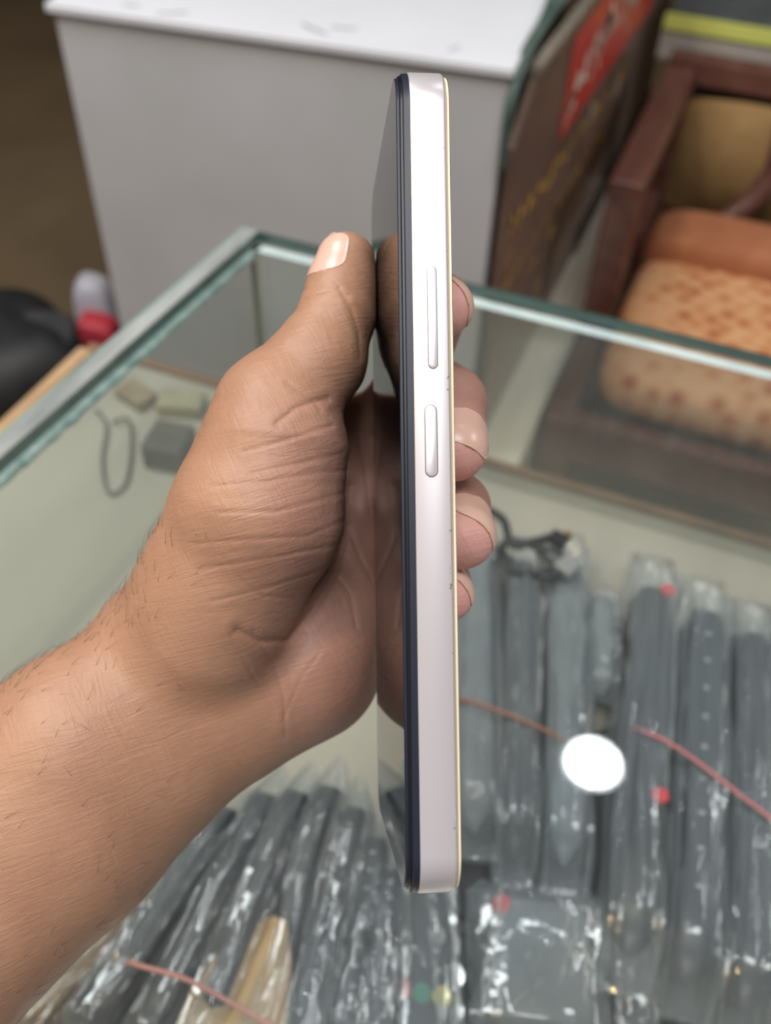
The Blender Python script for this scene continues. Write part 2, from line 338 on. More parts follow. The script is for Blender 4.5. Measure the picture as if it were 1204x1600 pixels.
# table with yellow edged top behind the chair
tb = empty('side_table', (0.3, 2.3, 0)); tag(tb, 'dark topped table with bright yellow edge strip behind the armchair', 'table')
MB().box(-0.19, 1.2, 2.0, 2.6, 0.645, 0.662).build('table_top', mottled('dark_grey_top', srgb(70, 76, 78), srgb(92, 98, 98), 14, 0.6), tb)
MB().box(-0.20, 1.2, 1.992, 2.0, 0.628, 0.655).build('edge_strip', mat('yellow_strip', srgb(238, 244, 130), 0.4), tb)
MB().box(-0.20, 1.2, 1.994, 2.01, 0.575, 0.621).build('fascia', mottled('pale_fascia', srgb(176, 172, 168), srgb(206, 196, 180), 12, 0.6), tb)
for x in (-0.17, 1.12): MB().box(x, x+0.05, 2.03, 2.08, 0, 0.644).build('leg', M_wood, tb)
for x in (-0.17, 1.12): MB().box(x, x+0.05, 2.5, 2.55, 0, 0.644).build('leg', M_wood, tb)

# ------------------------------------------------------------------ things on the floor, left
M_black = mottled('black_cloth', srgb(24, 24, 26), srgb(40, 40, 42), 30, 0.6)
def sup(name, c, s, m, parent, e=4, rz=0.0, n1=32, n2=18, lump=0.0):
    V = []; Fc = []; sp = lambda v, q: math.copysign(abs(v)**q, v)
    for i in range(n2+1):
        ph = -math.pi/2+math.pi*i/n2
        for k in range(n1):
            th = 2*math.pi*k/n1
            x, y, z = s[0]*sp(math.cos(ph), 2/e)*sp(math.cos(th), 2/e), s[1]*sp(math.cos(ph), 2/e)*sp(math.sin(th), 2/e), s[2]*sp(math.sin(ph), 2/e)
            q = 1+lump*noise.noise((x*8, y*8, z*8)); x, y, z = x*q, y*q, z*q
            V.append((c[0]+x*math.cos(rz)-y*math.sin(rz), c[1]+x*math.sin(rz)+y*math.cos(rz), c[2]+z))
    for i in range(n2):
        for k in range(n1): Fc.append((i*n1+k, i*n1+(k+1) % n1, (i+1)*n1+(k+1) % n1, (i+1)*n1+k))
    return obj(name, V, Fc, m, parent, smooth=True)
bg = empty('black_bag', (-1.10, 0.98, 0)); tag(bg, 'bulky black bag with front pocket on the floor left of the cabinet', 'bag')
sup('bag_body', (-0.985, 0.91, 0.21), (0.155, 0.12, 0.22), M_black, bg, 3.4, -0.6, lump=0.1)
sup('front_pocket', (-0.92, 0.82, 0.20), (0.10, 0.04, 0.13), mottled('pocket_cloth', srgb(54, 54, 54), srgb(68, 68, 68), 40, 0.7), bg, 4, 0.5)
sup('top_flap', (-0.975, 0.885, 0.39), (0.12, 0.055, 0.03), mottled('flap_cloth', srgb(52, 52, 54), srgb(66, 66, 68), 40, 0.7), bg, 4, 0.5)
V, Fc = tube(spline([(-1.105, 0.92, 0.42), (-1.085, 0.88, 0.46), (-1.005, 0.85, 0.46), (-0.975, 0.87, 0.41)], 8), 0.010, 8); obj('carry_handle', V, Fc, M_black, bg, smooth=True)
q1 = oz(143, 436, 0.29); q2 = oy(158, 530, q1[1]-0.05)
pk = empty('plastic_sack', (q1[0], q1[1], 0)); tag(pk, 'white and red plastic sack squeezed between black bag and white cabinet', 'sack')
sup('sack_body', (q1[0], q1[1], 0.148), (0.042, 0.045, 0.145), mottled('white_plastic', srgb(186, 186, 198), srgb(214, 214, 224), 12, 0.35), pk, 3.2, 0.3, lump=0.2)
sup('red_print_panel', (q2[0], q2[1], q2[2]-0.045), (0.036, 0.03, 0.095), mottled('red_plastic', srgb(176, 36, 54), srgb(204, 66, 80), 12, 0.5), pk, 7, 0.3, lump=0.35)

# ------------------------------------------------------------------ packaged remote controls in the case
film = clear_mat('plastic_film', (0.96, 0.97, 0.97, 1), 0.07, 0.17, (0.56, 0.63, 0.68, 1), 0.11, (45, (1, 1, 1), 0.3))
film2 = clear_mat('film_fold', (0.95, 0.96, 0.97, 1), 0.14, 0.42, (0.74, 0.76, 0.77, 1), 0.18)
M_rc = mottled('black_remote_plastic', srgb(26, 30, 38), srgb(44, 50, 60), 25, 0.4)
M_rg = mottled('grey_remote_plastic', srgb(84, 92, 98), srgb(120, 128, 134), 25, 0.45)
M_white = mat('button_white', srgb(190, 196, 200), 0.5)
M_redb = mat('button_red', srgb(214, 66, 72), 0.5); M_grn = mat('button_green', srgb(40, 120, 96), 0.5); M_yel = mat('button_yellow', srgb(190, 176, 60), 0.5)
def rect_path(p0, p1, z):
    return np.array([p0[0], p0[1], z]), np.array([p1[0], p1[1], z])
def loft(a, b, hw, hh, rows, cols, envw, envh, disp=0.0, seed=0, e=2.6, bend=0.0, zf=None):
    d = b-a; L = np.linalg.norm(d); d = d/L; sx = np.cross(d, [0, 0, 1.0]); sx /= np.linalg.norm(sx); up = np.cross(sx, d)
    V = []; Fc = []
    for i in range(rows+1):
        t = i/rows; c = a+(b-a)*t+sx*bend*math.sin(math.pi*t); ww = hw*envw(t); h2 = hh*envh(t)
        if zf: c = c+np.array([0, 0, zf(t)])
        for k in range(cols):
            th = 2*math.pi*k/cols; cx = math.copysign(abs(math.cos(th))**(2/e), math.cos(th)); sz = math.copysign(abs(math.sin(th))**(2/e), math.sin(th))
            q = 1.0
            if disp:
                q += disp*(noise.noise((cx*3.5+seed*7.1, sz*3.5, t*2.2+seed))*1.5+0.9*(0.5-abs(noise.noise((cx*6+t*2+seed, sz*6, t*2.4+seed*3))*2))+0.4*noise.noise((cx*14+seed, sz*12+seed, t*3.5))+0.3*noise.noise((cx*6, sz*6+seed, t*8)))
            V.append(c+sx*ww*cx*q+up*h2*sz*q)
    for i in range(rows):
        for k in range(cols): Fc.append((i*cols+k, i*cols+(k+1) % cols, (i+1)*cols+(k+1) % cols, (i+1)*cols+k))
    return V, Fc, sx, up, d, L
def flat_end(t): return min(1.0, 0.55+3.5*min(t, 1-t)) if 0 < t < 1 else 0.5
def pack(p0, p1, width, height, label, body=M_rc, neck=False, dot=None, seed=0, group='bagged remote controls in the counter', zlift=0.0, bend=0.0, buttons=True, flat=False):
    """a remote control in its clear bag, p0 and p1 are the pixel ends on the plane of its middle"""
    zc = ZS+0.002+height/2+zlift
    a, b = oz(*p0, zc), oz(*p1, zc)
    root = empty('packaged_remote', ((a+b)/2)*[1, 1, 0]+np.array([0, 0, ZS+zlift]))
    tag(root, label, 'remote control', group)
    L = np.linalg.norm(b-a); d = (b-a)/L; m0, m1 = 0.10*L, 0.06*L
    aa, b2 = a+d*m0, b-d*m1
    cap = lambda t: max(0.02, (1-abs(2*t-1)**10)**0.5)
    V, Fc, sx, up, dd_, LL = loft(aa, b2, width*0.40, height*0.40, 22, 20, cap, cap, 0, seed, 4.5, bend)
    ro = obj('remote_body', V, Fc+[tuple(range(20)), tuple(range(22*20, 23*20))[::-1]], body, root, smooth=True)
    if buttons:
        bt = MB(); rr = random.Random(seed)
        tp_ = height*0.40
        for i in range(9):
            for k in (-1, 1, 0):
                if flat != bool(k): continue
                c = aa+(b2-aa)*(0.14+0.085*i)+sx*k*width*0.20+up*(tp_+0.0004)+sx*bend*math.sin(math.pi*(0.14+0.085*i)); s = width*(0.04 if flat else 0.05)
                bt.add([c-sx*s-d*s*0.6, c+sx*s-d*s*0.6, c+sx*s+d*s*0.6, c-sx*s+d*s*0.6, c-sx*s-d*s*0.6-up*0.003, c+sx*s-d*s*0.6-up*0.003, c+sx*s+d*s*0.6-up*0.003, c-sx*s+d*s*0.6-up*0.003], [(0, 1, 2, 3), (0, 4, 5, 1), (1, 5, 6, 2), (2, 6, 7, 3), (3, 7, 4, 0)])
        bt.build('button_rows', M_white, root)
    if dot:
        for t, k, mm in dot:
            c = aa+(b2-aa)*t+sx*k*width*0.3+up*(height*0.40+0.0006); V = [c]; n = 16; s = 0.0042
            V = [c+sx*s*math.cos(6.2832*q/n)+d*s*math.sin(6.2832*q/n) for q in range(n)]+[c+sx*s*math.cos(6.2832*q/n)+d*s*math.sin(6.2832*q/n)-up*0.004 for q in range(n)]
            obj('colour_button', V, [tuple(range(n))]+[(q, q+n, (q+1) % n+n, (q+1) % n) for q in range(n)], mm, root)
    if neck: ew = lambda t: min(1.0, 0.16+3.2*t**0.8)*(1.0-0.25*max(0, t-0.93)/0.07); eh = lambda t: min(1.0, 0.35+2.6*t)*(1 if t < 0.93 else 1-10*(t-0.93))
    else: ew = lambda t: min(1.0, 0.8+2.5*min(t, 1-t)); eh = lambda t: max(0.12, min(1.0, 5.5*min(t, 1-t)**0.8))
    V, Fc, *_ = loft(a, b, width*0.53, height*0.53, 72, 56, ew, eh, 0.09 if flat else 0.20, seed+1, 2.5, bend)
    bgo = obj('clear_bag', V, Fc, film, root, smooth=True)
    # raised welds and pinched folds of the film, running along the bag
    rr = random.Random(seed+500); m2_ = 1
    for q in range(9 if flat else 3):
        j0 = rr.uniform(5, 23); i0, i1 = rr.randint(2, 14), rr.randint(44, 66); V2 = []; dr = rr.uniform(-3, 3)
        for i in range(i0, i1):
            j = j0+dr*(i-i0)/40+1.4*noise.noise((i*0.09, seed, q)); ja = int(j); fr = j-ja
            pt = np.array(V[i*56+ja % 56])*(1-fr)+np.array(V[i*56+(ja+1) % 56])*fr
            cen = a+(b-a)*(i/72)+sx*bend*math.sin(math.pi*i/72); n_ = pt-cen; n_ /= np.linalg.norm(n_)
            e_ = min(1, (i-i0)/6, (i1-1-i)/6); hgt = (0.0008+0.0030*abs(noise.noise((i*0.12, seed+q*3, 5))))*e_
            side_ = sx*(0.0022*noise.noise((i*0.2, seed*2+q, 9)))
            V2 += [pt-n_*0.0006, pt+n_*hgt+side_]
        obj('bag_fold', V2, [(2*k, 2*k+2, 2*k+3, 2*k+1) for k in range(len(V2)//2-1)], film2, bgo, smooth=True)
    return root
# --- lower left pile, necks gathered under the hand, bags running to the lower left
WA, HA = 0.021, 0.040
fanA = [((300, 1330), (15, 1640), 'bagged remote nearest the forearm in the lower left pile'),
        ((392, 1232), (120, 1650), 'bagged remote second from the forearm in the lower left pile'),
        ((446, 1205), (215, 1665), 'bagged remote third from the forearm in the lower left pile, tied neck at its top'),
        ((490, 1200), (300, 1680), 'bagged remote in the middle of the lower left pile, over the brown card'),
        ((534, 1190), (385, 1690), 'bagged remote with the topmost gathered neck in the lower left pile'),
        ((565, 1225), (460, 1690), 'bagged remote third from the right of the lower left pile'),
        ((592, 1275), (530, 1695), 'bagged remote second from the right of the lower left pile'),
        ((612, 1330), (592, 1690), 'rightmost bagged remote of the lower left pile, beside the phone tip')]
M_gold = mottled('amber_plastic', srgb(112, 84, 44), srgb(140, 108, 60), 18, 0.35)
for i, (a, b, l) in enumerate(fanA):
    pack(a, b, WA*(1.25 if i == 0 else 1), HA, l, M_gold if i == 0 else M_rc, neck=True, seed=i*3+1, group='bagged remotes in the lower left pile', buttons=i > 4, zlift=0.004 if i % 2 else 0)
# --- middle bundle
for i, (a, b, l, w_, h_) in enumerate([((742, 812), (742, 1345), 'grey bagged remote left in the banded bundle right of the phone', 0.026, 0.040),
                       ((815, 840), (803, 1385), 'bagged remote in the middle of the banded bundle with a pointed bag end', 0.022, 0.044),
                       ((880, 835), (880, 1400), 'bagged remote right in the banded bundle, next to the mirrored lamp', 0.026, 0.040),
                       ((938, 925), (935, 1100), 'short grey bagged remote half hidden behind the banded bundle', 0.020, 0.030)]):
    pack(a, b, w_, h_, l, M_rg if i != 1 else M_rc, seed=40+i*5, group='bagged remotes in the middle bundle', buttons=False)
# --- right bundle
for i, (a, b, l, w_, dt) in enumerate([((1018, 870), (978, 1560), 'dark bagged remote with rounded top, leftmost in the right bundle', 0.027, [(0.06, -0.9, M_redb), (0.66, -0.9, M_redb)]),
                       ((1098, 905), (1068, 1600), 'dark bagged remote in the middle of the right bundle under the pink band', 0.028, None),
                       ((1172, 940), (1160, 1640), 'bagged remote with pale bag creases third in the right bundle', 0.026, None),
                       ((1240, 960), (1250, 1650), 'bagged remote cut off by the right picture edge', 0.026, None)]):
    pack(a, b, w_, 0.044, l, M_rc, seed=70+i*5, dot=dt, group='bagged remotes in the right bundle', buttons=i == 1)
# --- bottom middle
pack((645, 1330), (668, 1760), 0.036, 0.020, 'bagged remote with rows of white keys and red, green and yellow buttons at the bottom', M_rc, seed=101, dot=[(0.555, 0.8, M_redb), (0.575, 0.0, M_grn), (0.59, -0.8, M_yel)], group='bagged remotes lying flat at the bottom', flat=True, zlift=0.018)
pack((838, 1385), (842, 1640), 0.060, 0.026, 'wide clear bag with red button and pale streaks under the phone', M_rg, seed=111, dot=[(0.12, 1.0, M_redb)], group='bagged remotes lying flat at the bottom', flat=True, zlift=0.010, buttons=False)
pack((985, 1400), (985, 1660), 0.026, 0.022, 'small dark bagged remote between wide bag and right bundle', M_rc, seed=121, group='bagged remotes lying flat at the bottom', buttons=False)
# flat dark boxes below the bundles
M_dk = mottled('dark_card', srgb(34, 38, 46), srgb(50, 54, 62), 12, 0.6)
def slab(quad, z0, z1, label, m=M_dk, name='card_box', cat='box', bevel=0.002):
    P = [oz(*q, z1) for q in quad]
    o = obj(name, [(q[0], q[1], z0) for q in P]+[(q[0], q[1], z1) for q in P], BF, m, bevel=bevel); tag(o, label, cat); return o
slab([(700, 1430), (960, 1440), (955, 1165), (905, 1160)][:1]+[(985, 1440), (975, 1120), (700, 1260)], ZS, ZS+0.010, 'flat dark card box under the middle bundle')
slab([(590, 1700), (1010, 1700), (985, 1455), (590, 1455)], ZS, ZS+0.008, 'flat dark card box under the bottom bags')
slab([(0, 1700), (570, 1700), (560, 1290), (350, 1290)], ZS, ZS+0.0015, 'thin dark card sheet under the lower left pile', name='card_sheet', cat='card')
slab([(990, 1700), (1300, 1700), (1300, 1000), (1000, 980)], ZS, ZS+0.0015, 'thin dark card sheet under the right bundle', name='card_sheet', cat='card')
# brown card inside the left pile
zt = ZS+0.0402
cp = [(262, 1630), (298, 1548), (345, 1487), (388, 1452), (425, 1432), (448, 1440), (455, 1500), (450, 1570), (440, 1680), (245, 1680)]
P = [oz(*q, zt) for q in cp]; n = len(P)
tag(obj('brown_card', [(q[0], q[1], zt) for q in P]+[(q[0], q[1], zt+0.001) for q in P], [tuple(range(n))[::-1], tuple(range(n, 2*n))]+[(k, (k+1) % n, (k+1) % n+n, k+n) for k in range(n)], mottled('brown_card', srgb(176, 142, 96), srgb(208, 180, 134), 14, 0.4)), 'tan card with curved edge lying on the lower left pile', 'card')
# rubber bands
def band(pts, z, m, label, r=0.001):
    Q = spline([oz(px, py, z+dz) for px, py, dz in pts], 10); V, Fc = tube(Q, r, 8)
    tag(obj('rubber_band', V, Fc, m, smooth=True), label, 'rubber band')
band([(200, 1502, 0.0), (215, 1508, 0.004), (290, 1530, 0.006), (370, 1572, 0.006), (440, 1612, 0.006)], ZS+0.050, mat('band_rose', srgb(200, 146, 138), 0.5), 'dull pink rubber band across the lower left pile', 0.0011)
band([(705, 1092, -0.004), (735, 1096, 0.003), (790, 1115, 0.005), (840, 1136, 0.004), (884, 1158, -0.002)], ZS+0.044, mat('band_brown', srgb(150, 100, 78), 0.5), 'brown rubber band across the middle bundle', 0.0010)
band([(984, 1136, -0.01), (1010, 1144, 0.001), (1060, 1170, 0.005), (1130, 1222, 0.005), (1190, 1268, 0.005), (1250, 1310, 0.005)], ZS+0.047, mat('band_pink', srgb(214, 124, 124), 0.5), 'pink rubber band across the right bundle', 0.0009)
# black cable coil with plugs
cz = ZS+0.046
cc = empty('cable_coil', oz(830, 860, ZS)); tag(cc, 'coiled black cable with metal plugs on top of the middle bundle', 'cable')
pts = []
for k in range(70):
    a = k*0.36; rr = 0.015+0.003*math.sin(k*0.9); c = oz(826+10*math.sin(k*0.2), 872, cz+0.004*math.sin(k*0.5)); pts.append(c+np.array([rr*1.25*math.cos(a), rr*0.75*math.sin(a), 0]))
V, Fc = tube(pts, 0.0019, 6); obj('coil', V, Fc, mat('cable_black', srgb(44, 48, 54), 0.5), cc, smooth=True)
V, Fc = tube(spline([oz(750, 790, cz), oz(785, 812, cz+0.004), oz(800, 850, cz+0.004), oz(840, 845, cz+0.005), oz(868, 838, cz+0.003)], 10), 0.0028, 8); obj('lead', V, Fc, mat('lead_black', srgb(40, 44, 50), 0.5), cc, smooth=True)
def plug(q, rz, s, m, name):
    c = oz(*q, cz+0.006); v, f = boxvf(-s[0]/2, s[0]/2, -s[1]/2, s[1]/2, -s[2]/2, s[2]/2); cr, sr = math.cos(rz), math.sin(rz)
    return obj(name, [(c[0]+x*cr-y*sr, c[1]+x*sr+y*cr, c[2]+z) for x, y, z in v], f, m, cc, bevel=0.0006)
plug((886, 884), -0.4, (0.0115, 0.013, 0.005), mat('plug_metal', srgb(190, 192, 192), 0.3, 0.6), 'usb_plug')
plug((872, 843), -0.2, (0.011, 0.009, 0.006), mat('plug_body', srgb(30, 30, 32), 0.4), 'plug_body')
plug((886, 838), -0.2, (0.005, 0.006, 0.004), mat('plug_gold', srgb(200, 170, 110), 0.3, 0.8), 'plug_tip')
# clutter on the base board left of the glass
def onb(px, py, dx, dy, h, rz, m, name, label, cat):
    c = oz(px, py, ZS); v, f = boxvf(-dx/2, dx/2, -dy/2, dy/2, 0, h); cr, sr = math.cos(rz), math.sin(rz)
    o = obj(name, [(c[0]+x*cr-y*sr, c[1]+x*sr+y*cr, ZS+z) for x, y, z in v], f, m, bevel=0.002); return tag(o, label, cat)
onb(268, 715, 0.030, 0.032, 0.022, 0.15, mottled('dark_box_print', srgb(62, 64, 62), srgb(92, 92, 84), 40, 0.6), 'small_box', 'small dark grey box seen through the glass beside the wrist', 'box')
onb(285, 640, 0.035, 0.022, 0.012, 0.3, mottled('cream_box', srgb(146, 140, 116), srgb(172, 166, 138), 40, 0.6), 'small_packet', 'small cream packet at the back of the counter above the dark box', 'packet')
onb(215, 625, 0.03, 0.02, 0.010, -0.3, mottled('brown_packet', srgb(130, 112, 90), srgb(150, 140, 116), 40, 0.6), 'small_packet', 'small brown packet in the back left corner of the counter', 'packet')
V, Fc = tube(spline([oz(175, 660, ZS+0.004), oz(200, 655, ZS+0.006), oz(205, 700, ZS+0.004), oz(196, 755, ZS+0.003), (oz(170, 770, ZS+0.003)), oz(160, 720, ZS+0.003), oz(166, 665, ZS+0.004), oz(150, 640, ZS+0.003)], 8), 0.0012, 6)
tag(obj('thin_cable', V, Fc, mat('thin_cable', srgb(70, 72, 72), 0.6), smooth=True), 'thin dark cable loop lying on the board left of the wrist', 'cable')

# ------------------------------------------------------------------ the phone (local: u thickness, v length, w depth; millimetres)
D = np.array([480-602, 885-800, F]); D /= np.linalg.norm(D)
p0 = at(639, 84, 190.8); p1 = at(657, 1418, 181.2)
Lv = p1-p0; Lv -= D*(Lv@D); PL = np.linalg.norm(Lv); Lv /= PL
Tv = np.cross(Lv, D); 
if Tv[0] < 0: Tv = -Tv
O = (p0+p1)/2 - Lv*PL/2
def ph(u, v, w_): return O+Tv*u+Lv*v+D*w_
def phw(u, v, w_): return c2w(ph(u, v, w_))
PW, PR = 76.0, 9.5
def rrect(inset, n=10, PR=PR, v0=0, v1=None, w0=0, w1=None):
    v1 = PL if v1 is None else v1; w1 = PW if w1 is None else w1
    r = max(PR-inset, 0.5); out = []
    for cv, cw, a0 in ((v0+inset+r, w0+inset+r, 180), (v1-inset-r, w0+inset+r, 270), (v1-inset-r, w1-inset-r, 0), (v0+inset+r, w1-inset-r, 90)):
        for k in range(n+1):
            a = math.radians(a0+90*k/n); out.append((cv+r*math.cos(a), cw+r*math.sin(a)))
    return out
def rings(name, prof, m, parent, cap0=True, cap1=True, **kw):
    V = []; Fc = []; n = None
    for u, ins in prof:
        rr = rrect(ins, **kw); n = len(rr); V += [phw(u, a, b) for a, b in rr]
    for i in range(len(prof)-1):
        for k in range(n): Fc.append((i*n+k, i*n+(k+1) % n, (i+1)*n+(k+1) % n, (i+1)*n+k))
    if cap0: Fc.append(tuple(range(n)))
    if cap1: Fc.append(tuple((len(prof)-1)*n+k for k in range(n)))
    o = obj(name, V, Fc, m, parent, smooth=True)
    e = o.modifiers.new('e', 'EDGE_SPLIT'); e.split_angle = math.radians(28)
    return o
phone = empty('smartphone', phw(3, PL/2, PW/2)); tag(phone, 'smartphone with silver side frame held upright on edge in the hand', 'smartphone')
M_frame = mat('silver_frame', srgb(206, 202, 208), 0.33, 0.5, 0.5)
# worn specks along the rear edge and fine brushed grain
tcx = N(M_frame, 'ShaderNodeTexCoord')
nz = noisetex(M_frame, 900, 2); nz2 = noisetex(M_frame, 60, 3)
dot = N(M_frame, 'ShaderNodeVectorMath', operation='DOT_PRODUCT'); Tw = Tv @ M; dot.inputs[1].default_value = tuple(Tw)
ge = N(M_frame, 'ShaderNodeNewGeometry'); lk(M_frame, ge.outputs['Position'], dot.inputs[0])
base_u = float(phw(0, 0, 0) @ Tw)
mr = N(M_frame, 'ShaderNodeMapRange'); mr.inputs[1].default_value = base_u+0.0044; mr.inputs[2].default_value = base_u+0.0068; lk(M_frame, dot.outputs['Value'], mr.inputs[0])
ml = N(M_frame, 'ShaderNodeMath', operation='MULTIPLY'); lk(M_frame, nz.outputs['Fac'], ml.inputs[0]); lk(M_frame, mr.outputs[0], ml.inputs[1])
ml2 = N(M_frame, 'ShaderNodeMath', operation='MULTIPLY'); lk(M_frame, ml.outputs[0], ml2.inputs[0]); lk(M_frame, nz2.outputs['Fac'], ml2.inputs[1])
rp = ramp(M_frame, ml2.outputs[0], [(0.335, srgb(206, 202, 208)), (0.375, srgb(120, 120, 128))]); lk(M_frame, rp.outputs[0], bsdf(M_frame).inputs['Base Color'])
M_gold_rim = mat('gold_rim', srgb(186, 172, 146), 0.35, 0.4)
rings('side_frame', [(0, 0.35), (0.15, 0.1), (0.35, 0), (6.9, 0), (7.15, 0.08), (7.35, 0.35)], M_frame, phone)
rings('gold_rim', [(7.34, 0.36), (7.6, 0.42), (7.75, 0.7)], M_gold_rim, phone)
rings('back_cover', [(7.74, 0.75), (8.2, 0.8), (8.45, 1.6)], mottled('pearl_gold_back', srgb(226, 214, 190), srgb(236, 226, 206), 30, 0.2), phone)
M_blk = mat('black_plastic', srgb(16, 18, 24), 0.35, 0, 0.4); M_nav = mat('dark_blue_bezel', srgb(28, 34, 50), 0.42, 0, 0.4)
rings('bezel', [(-0.02, 0.15), (-0.4, 0.2), (-1.25, 0.25), (-1.4, 0.45)], M_nav, phone)
rings('display_glass', [(-1.41, 0.75), (-1.85, 0.75), (-2.05, 0.95)], M_blk, phone)
M_scr = mat('screen_glass', (0.004, 0.0045, 0.006, 1), 0.015, 0, 0.4)
rings('screen_protector', [(-2.06, 1.25), (-2.55, 1.25), (-2.7, 1.45)], M_nav, phone, cap1=False)
rings('screen', [(-2.66, 1.40), (-2.71, 1.46)], M_scr, phone)
# dark seam between frame and bezel
rings('frame_seam', [(0.02, 0.30), (-0.03, 0.30)], mat('seam', srgb(90, 78, 70), 0.5), phone, False, False)
def button(name, v0, v1, u0, u1, hgt):
    r = (u1-u0)/2; n = 10; ol = []
    for c, a0 in ((v0+r, 90), (v1-r, 270)):
        for k in range(n+1):
            a = math.radians(a0+180*k/n); ol.append((c+r*math.cos(a), (u0+u1)/2+r*math.sin(a)))
    V = []; Fc = []; q = len(ol); cv, cu = (v0+v1)/2, (u0+u1)/2
    for ins, w_ in ((0, 0.2), (0, -hgt+0.18), (0.06, -hgt+0.05), (0.18, -hgt)):
        for v, u in ol:
            du = u-cu; dv = v-min(max(v, v0+r), v1-r); s = 1-ins/r
            V.append(phw(cu+du*s, min(max(v, v0+r), v1-r)+dv*s, w_))
    for i in range(3):
        for k in range(q): Fc.append((i*q+k, i*q+(k+1) % q, (i+1)*q+(k+1) % q, (i+1)*q+k))
    Fc.append(tuple(3*q+k for k in range(q)))
    o = obj(name, V, Fc, M_btn, phone, smooth=True); e = o.modifiers.new('e', 'EDGE_SPLIT'); e.split_angle = math.radians(40)
    V = []
    for ins in (0.13, -0.02):
        for v, u in ol:
            du = u-cu; dv = v-min(max(v, v0+r), v1-r); s = 1+ins/r; V.append(phw(cu+du*s, min(max(v, v0+r), v1-r)+dv*s, -0.012))
    obj('button_gap', V, [(k, (k+1) % q, (k+1) % q+q, k+q) for k in range(q)], M_gap, o)
M_btn = mat('silver_button', srgb(208, 204, 210), 0.33, 0.5, 0.5); M_gap = mat('button_gap', srgb(70, 68, 70), 0.8)
def vpos(py):
    lo, hi = 0.0, PL
    for _ in range(40):
        mid = (lo+hi)/2; q = ph(4, mid, 0)
        if 800+F*q[1]/q[2] < py: lo = mid
        else: hi = mid
    return lo
button('volume_button', vpos(416), vpos(576), 3.05, 4.95, 0.28)
button('power_button', vpos(633), vpos(745), 2.2, 4.6, 0.2)
# camera bump rings on the back, seen on edge
for v, w_, r in ((21.5, 17, 7.0), (40.5, 17, 7.0)):
    V = []; Fc = []; n = 40; pr = [(8.2, r+0.8), (8.9, r+0.6), (9.4, r), (9.4, r-1), (9.1, r-1.2), (9.1, 0.01)]
    for u, rr in pr:
        for k in range(n): a = 2*math.pi*k/n; V.append(phw(u, v+rr*math.cos(a), w_+rr*math.sin(a)))
    for i in range(len(pr)-1):
        for k in range(n): Fc.append((i*n+k, i*n+(k+1) % n, (i+1)*n+(k+1) % n, (i+1)*n+k))
    obj('camera_ring', V, Fc, M_gold_rim, phone, smooth=True)
kw = dict(v0=8, v1=54, w0=4, w1=48)
rings('camera_plate', [(8.1, 0.0), (8.75, 0.2), (8.9, 0.8)], M_gold_rim, phone, **kw)

# ------------------------------------------------------------------ the hand (signed distance field in camera-axis millimetres)
def smin(a, b, k):
    h = np.clip(0.5+0.5*(b-a)/k, 0, 1); return b+(a-b)*h-k*h*(1-h)
def cone(P, a, b):
    A_, B_ = at(*a[:3]), at(*b[:3]); ba = B_-A_; t = np.clip(((P-A_) @ ba)/(ba@ba), 0, 1)
    return np.linalg.norm(P-(A_+t[:, None]*ba), axis=1)-(a[3]+(b[3]-a[3])*t)
def chain(P, pts, k=2.0):
    d = None
    for a, b in zip(pts[:-1], pts[1:]):
        c = cone(P, a, b); d = c if d is None else smin(d, c, k)
    return d
ARM_U = [(-480, 1640, 218, 30), (-140, 1385, 235, 26.5), (112, 1165, 246, 23), (276, 1022, 256, 20), (385, 905, 262, 16)]
ARM_L = [(-420, 1860, 214, 32), (-150, 1540, 230, 26.5), (112, 1305, 246, 24), (368, 1092, 262, 19), (470, 1020, 267, 18.5)]
HYPO = [(368, 1092, 262, 19), (478, 1040, 268, 20), (512, 960, 273, 18), (520, 860, 280, 16), (528, 750, 284, 13), (542, 685, 287, 10)]
THEN = [(325, 975, 250, 20.5), (352, 900, 246, 21), (403, 800, 241, 22), (428, 695, 241, 18.6), (432, 642, 242, 15.2)]
WEB = [(535, 490, 258, 9), (515, 540, 264, 9.3), (485, 600, 270, 11)]
THUMB = [(432, 640, 242, 15.2), (498, 562, 245, 12.2), (527, 492, 247, 9.8), (534, 448, 249, 8.9), (541, 410, 250, 8.0)]
INDEX = [(542, 672, 287, 10), (596, 655, 284, 9.2), (652, 572, 277, 8.8), (686, 476, 251, 8.2), (692, 480, 230, 7.4)]
MIDDLE = [(535, 750, 287, 10.5), (630, 680, 284, 9.5), (690, 614, 276, 9.3), (704, 628, 246, 9.0), (709, 700, 232, 8.4)]
RING = [(535, 840, 286, 10), (640, 790, 286, 9.5), (693, 765, 278, 9.3), (712, 792, 250, 8.8), (722, 838, 228, 8.1)]
PINKY = [(540, 930, 282, 9), (620, 900, 280, 8.5), (668, 890, 272, 8), (690, 908, 250, 7.2), (698, 930, 230, 6.6)]
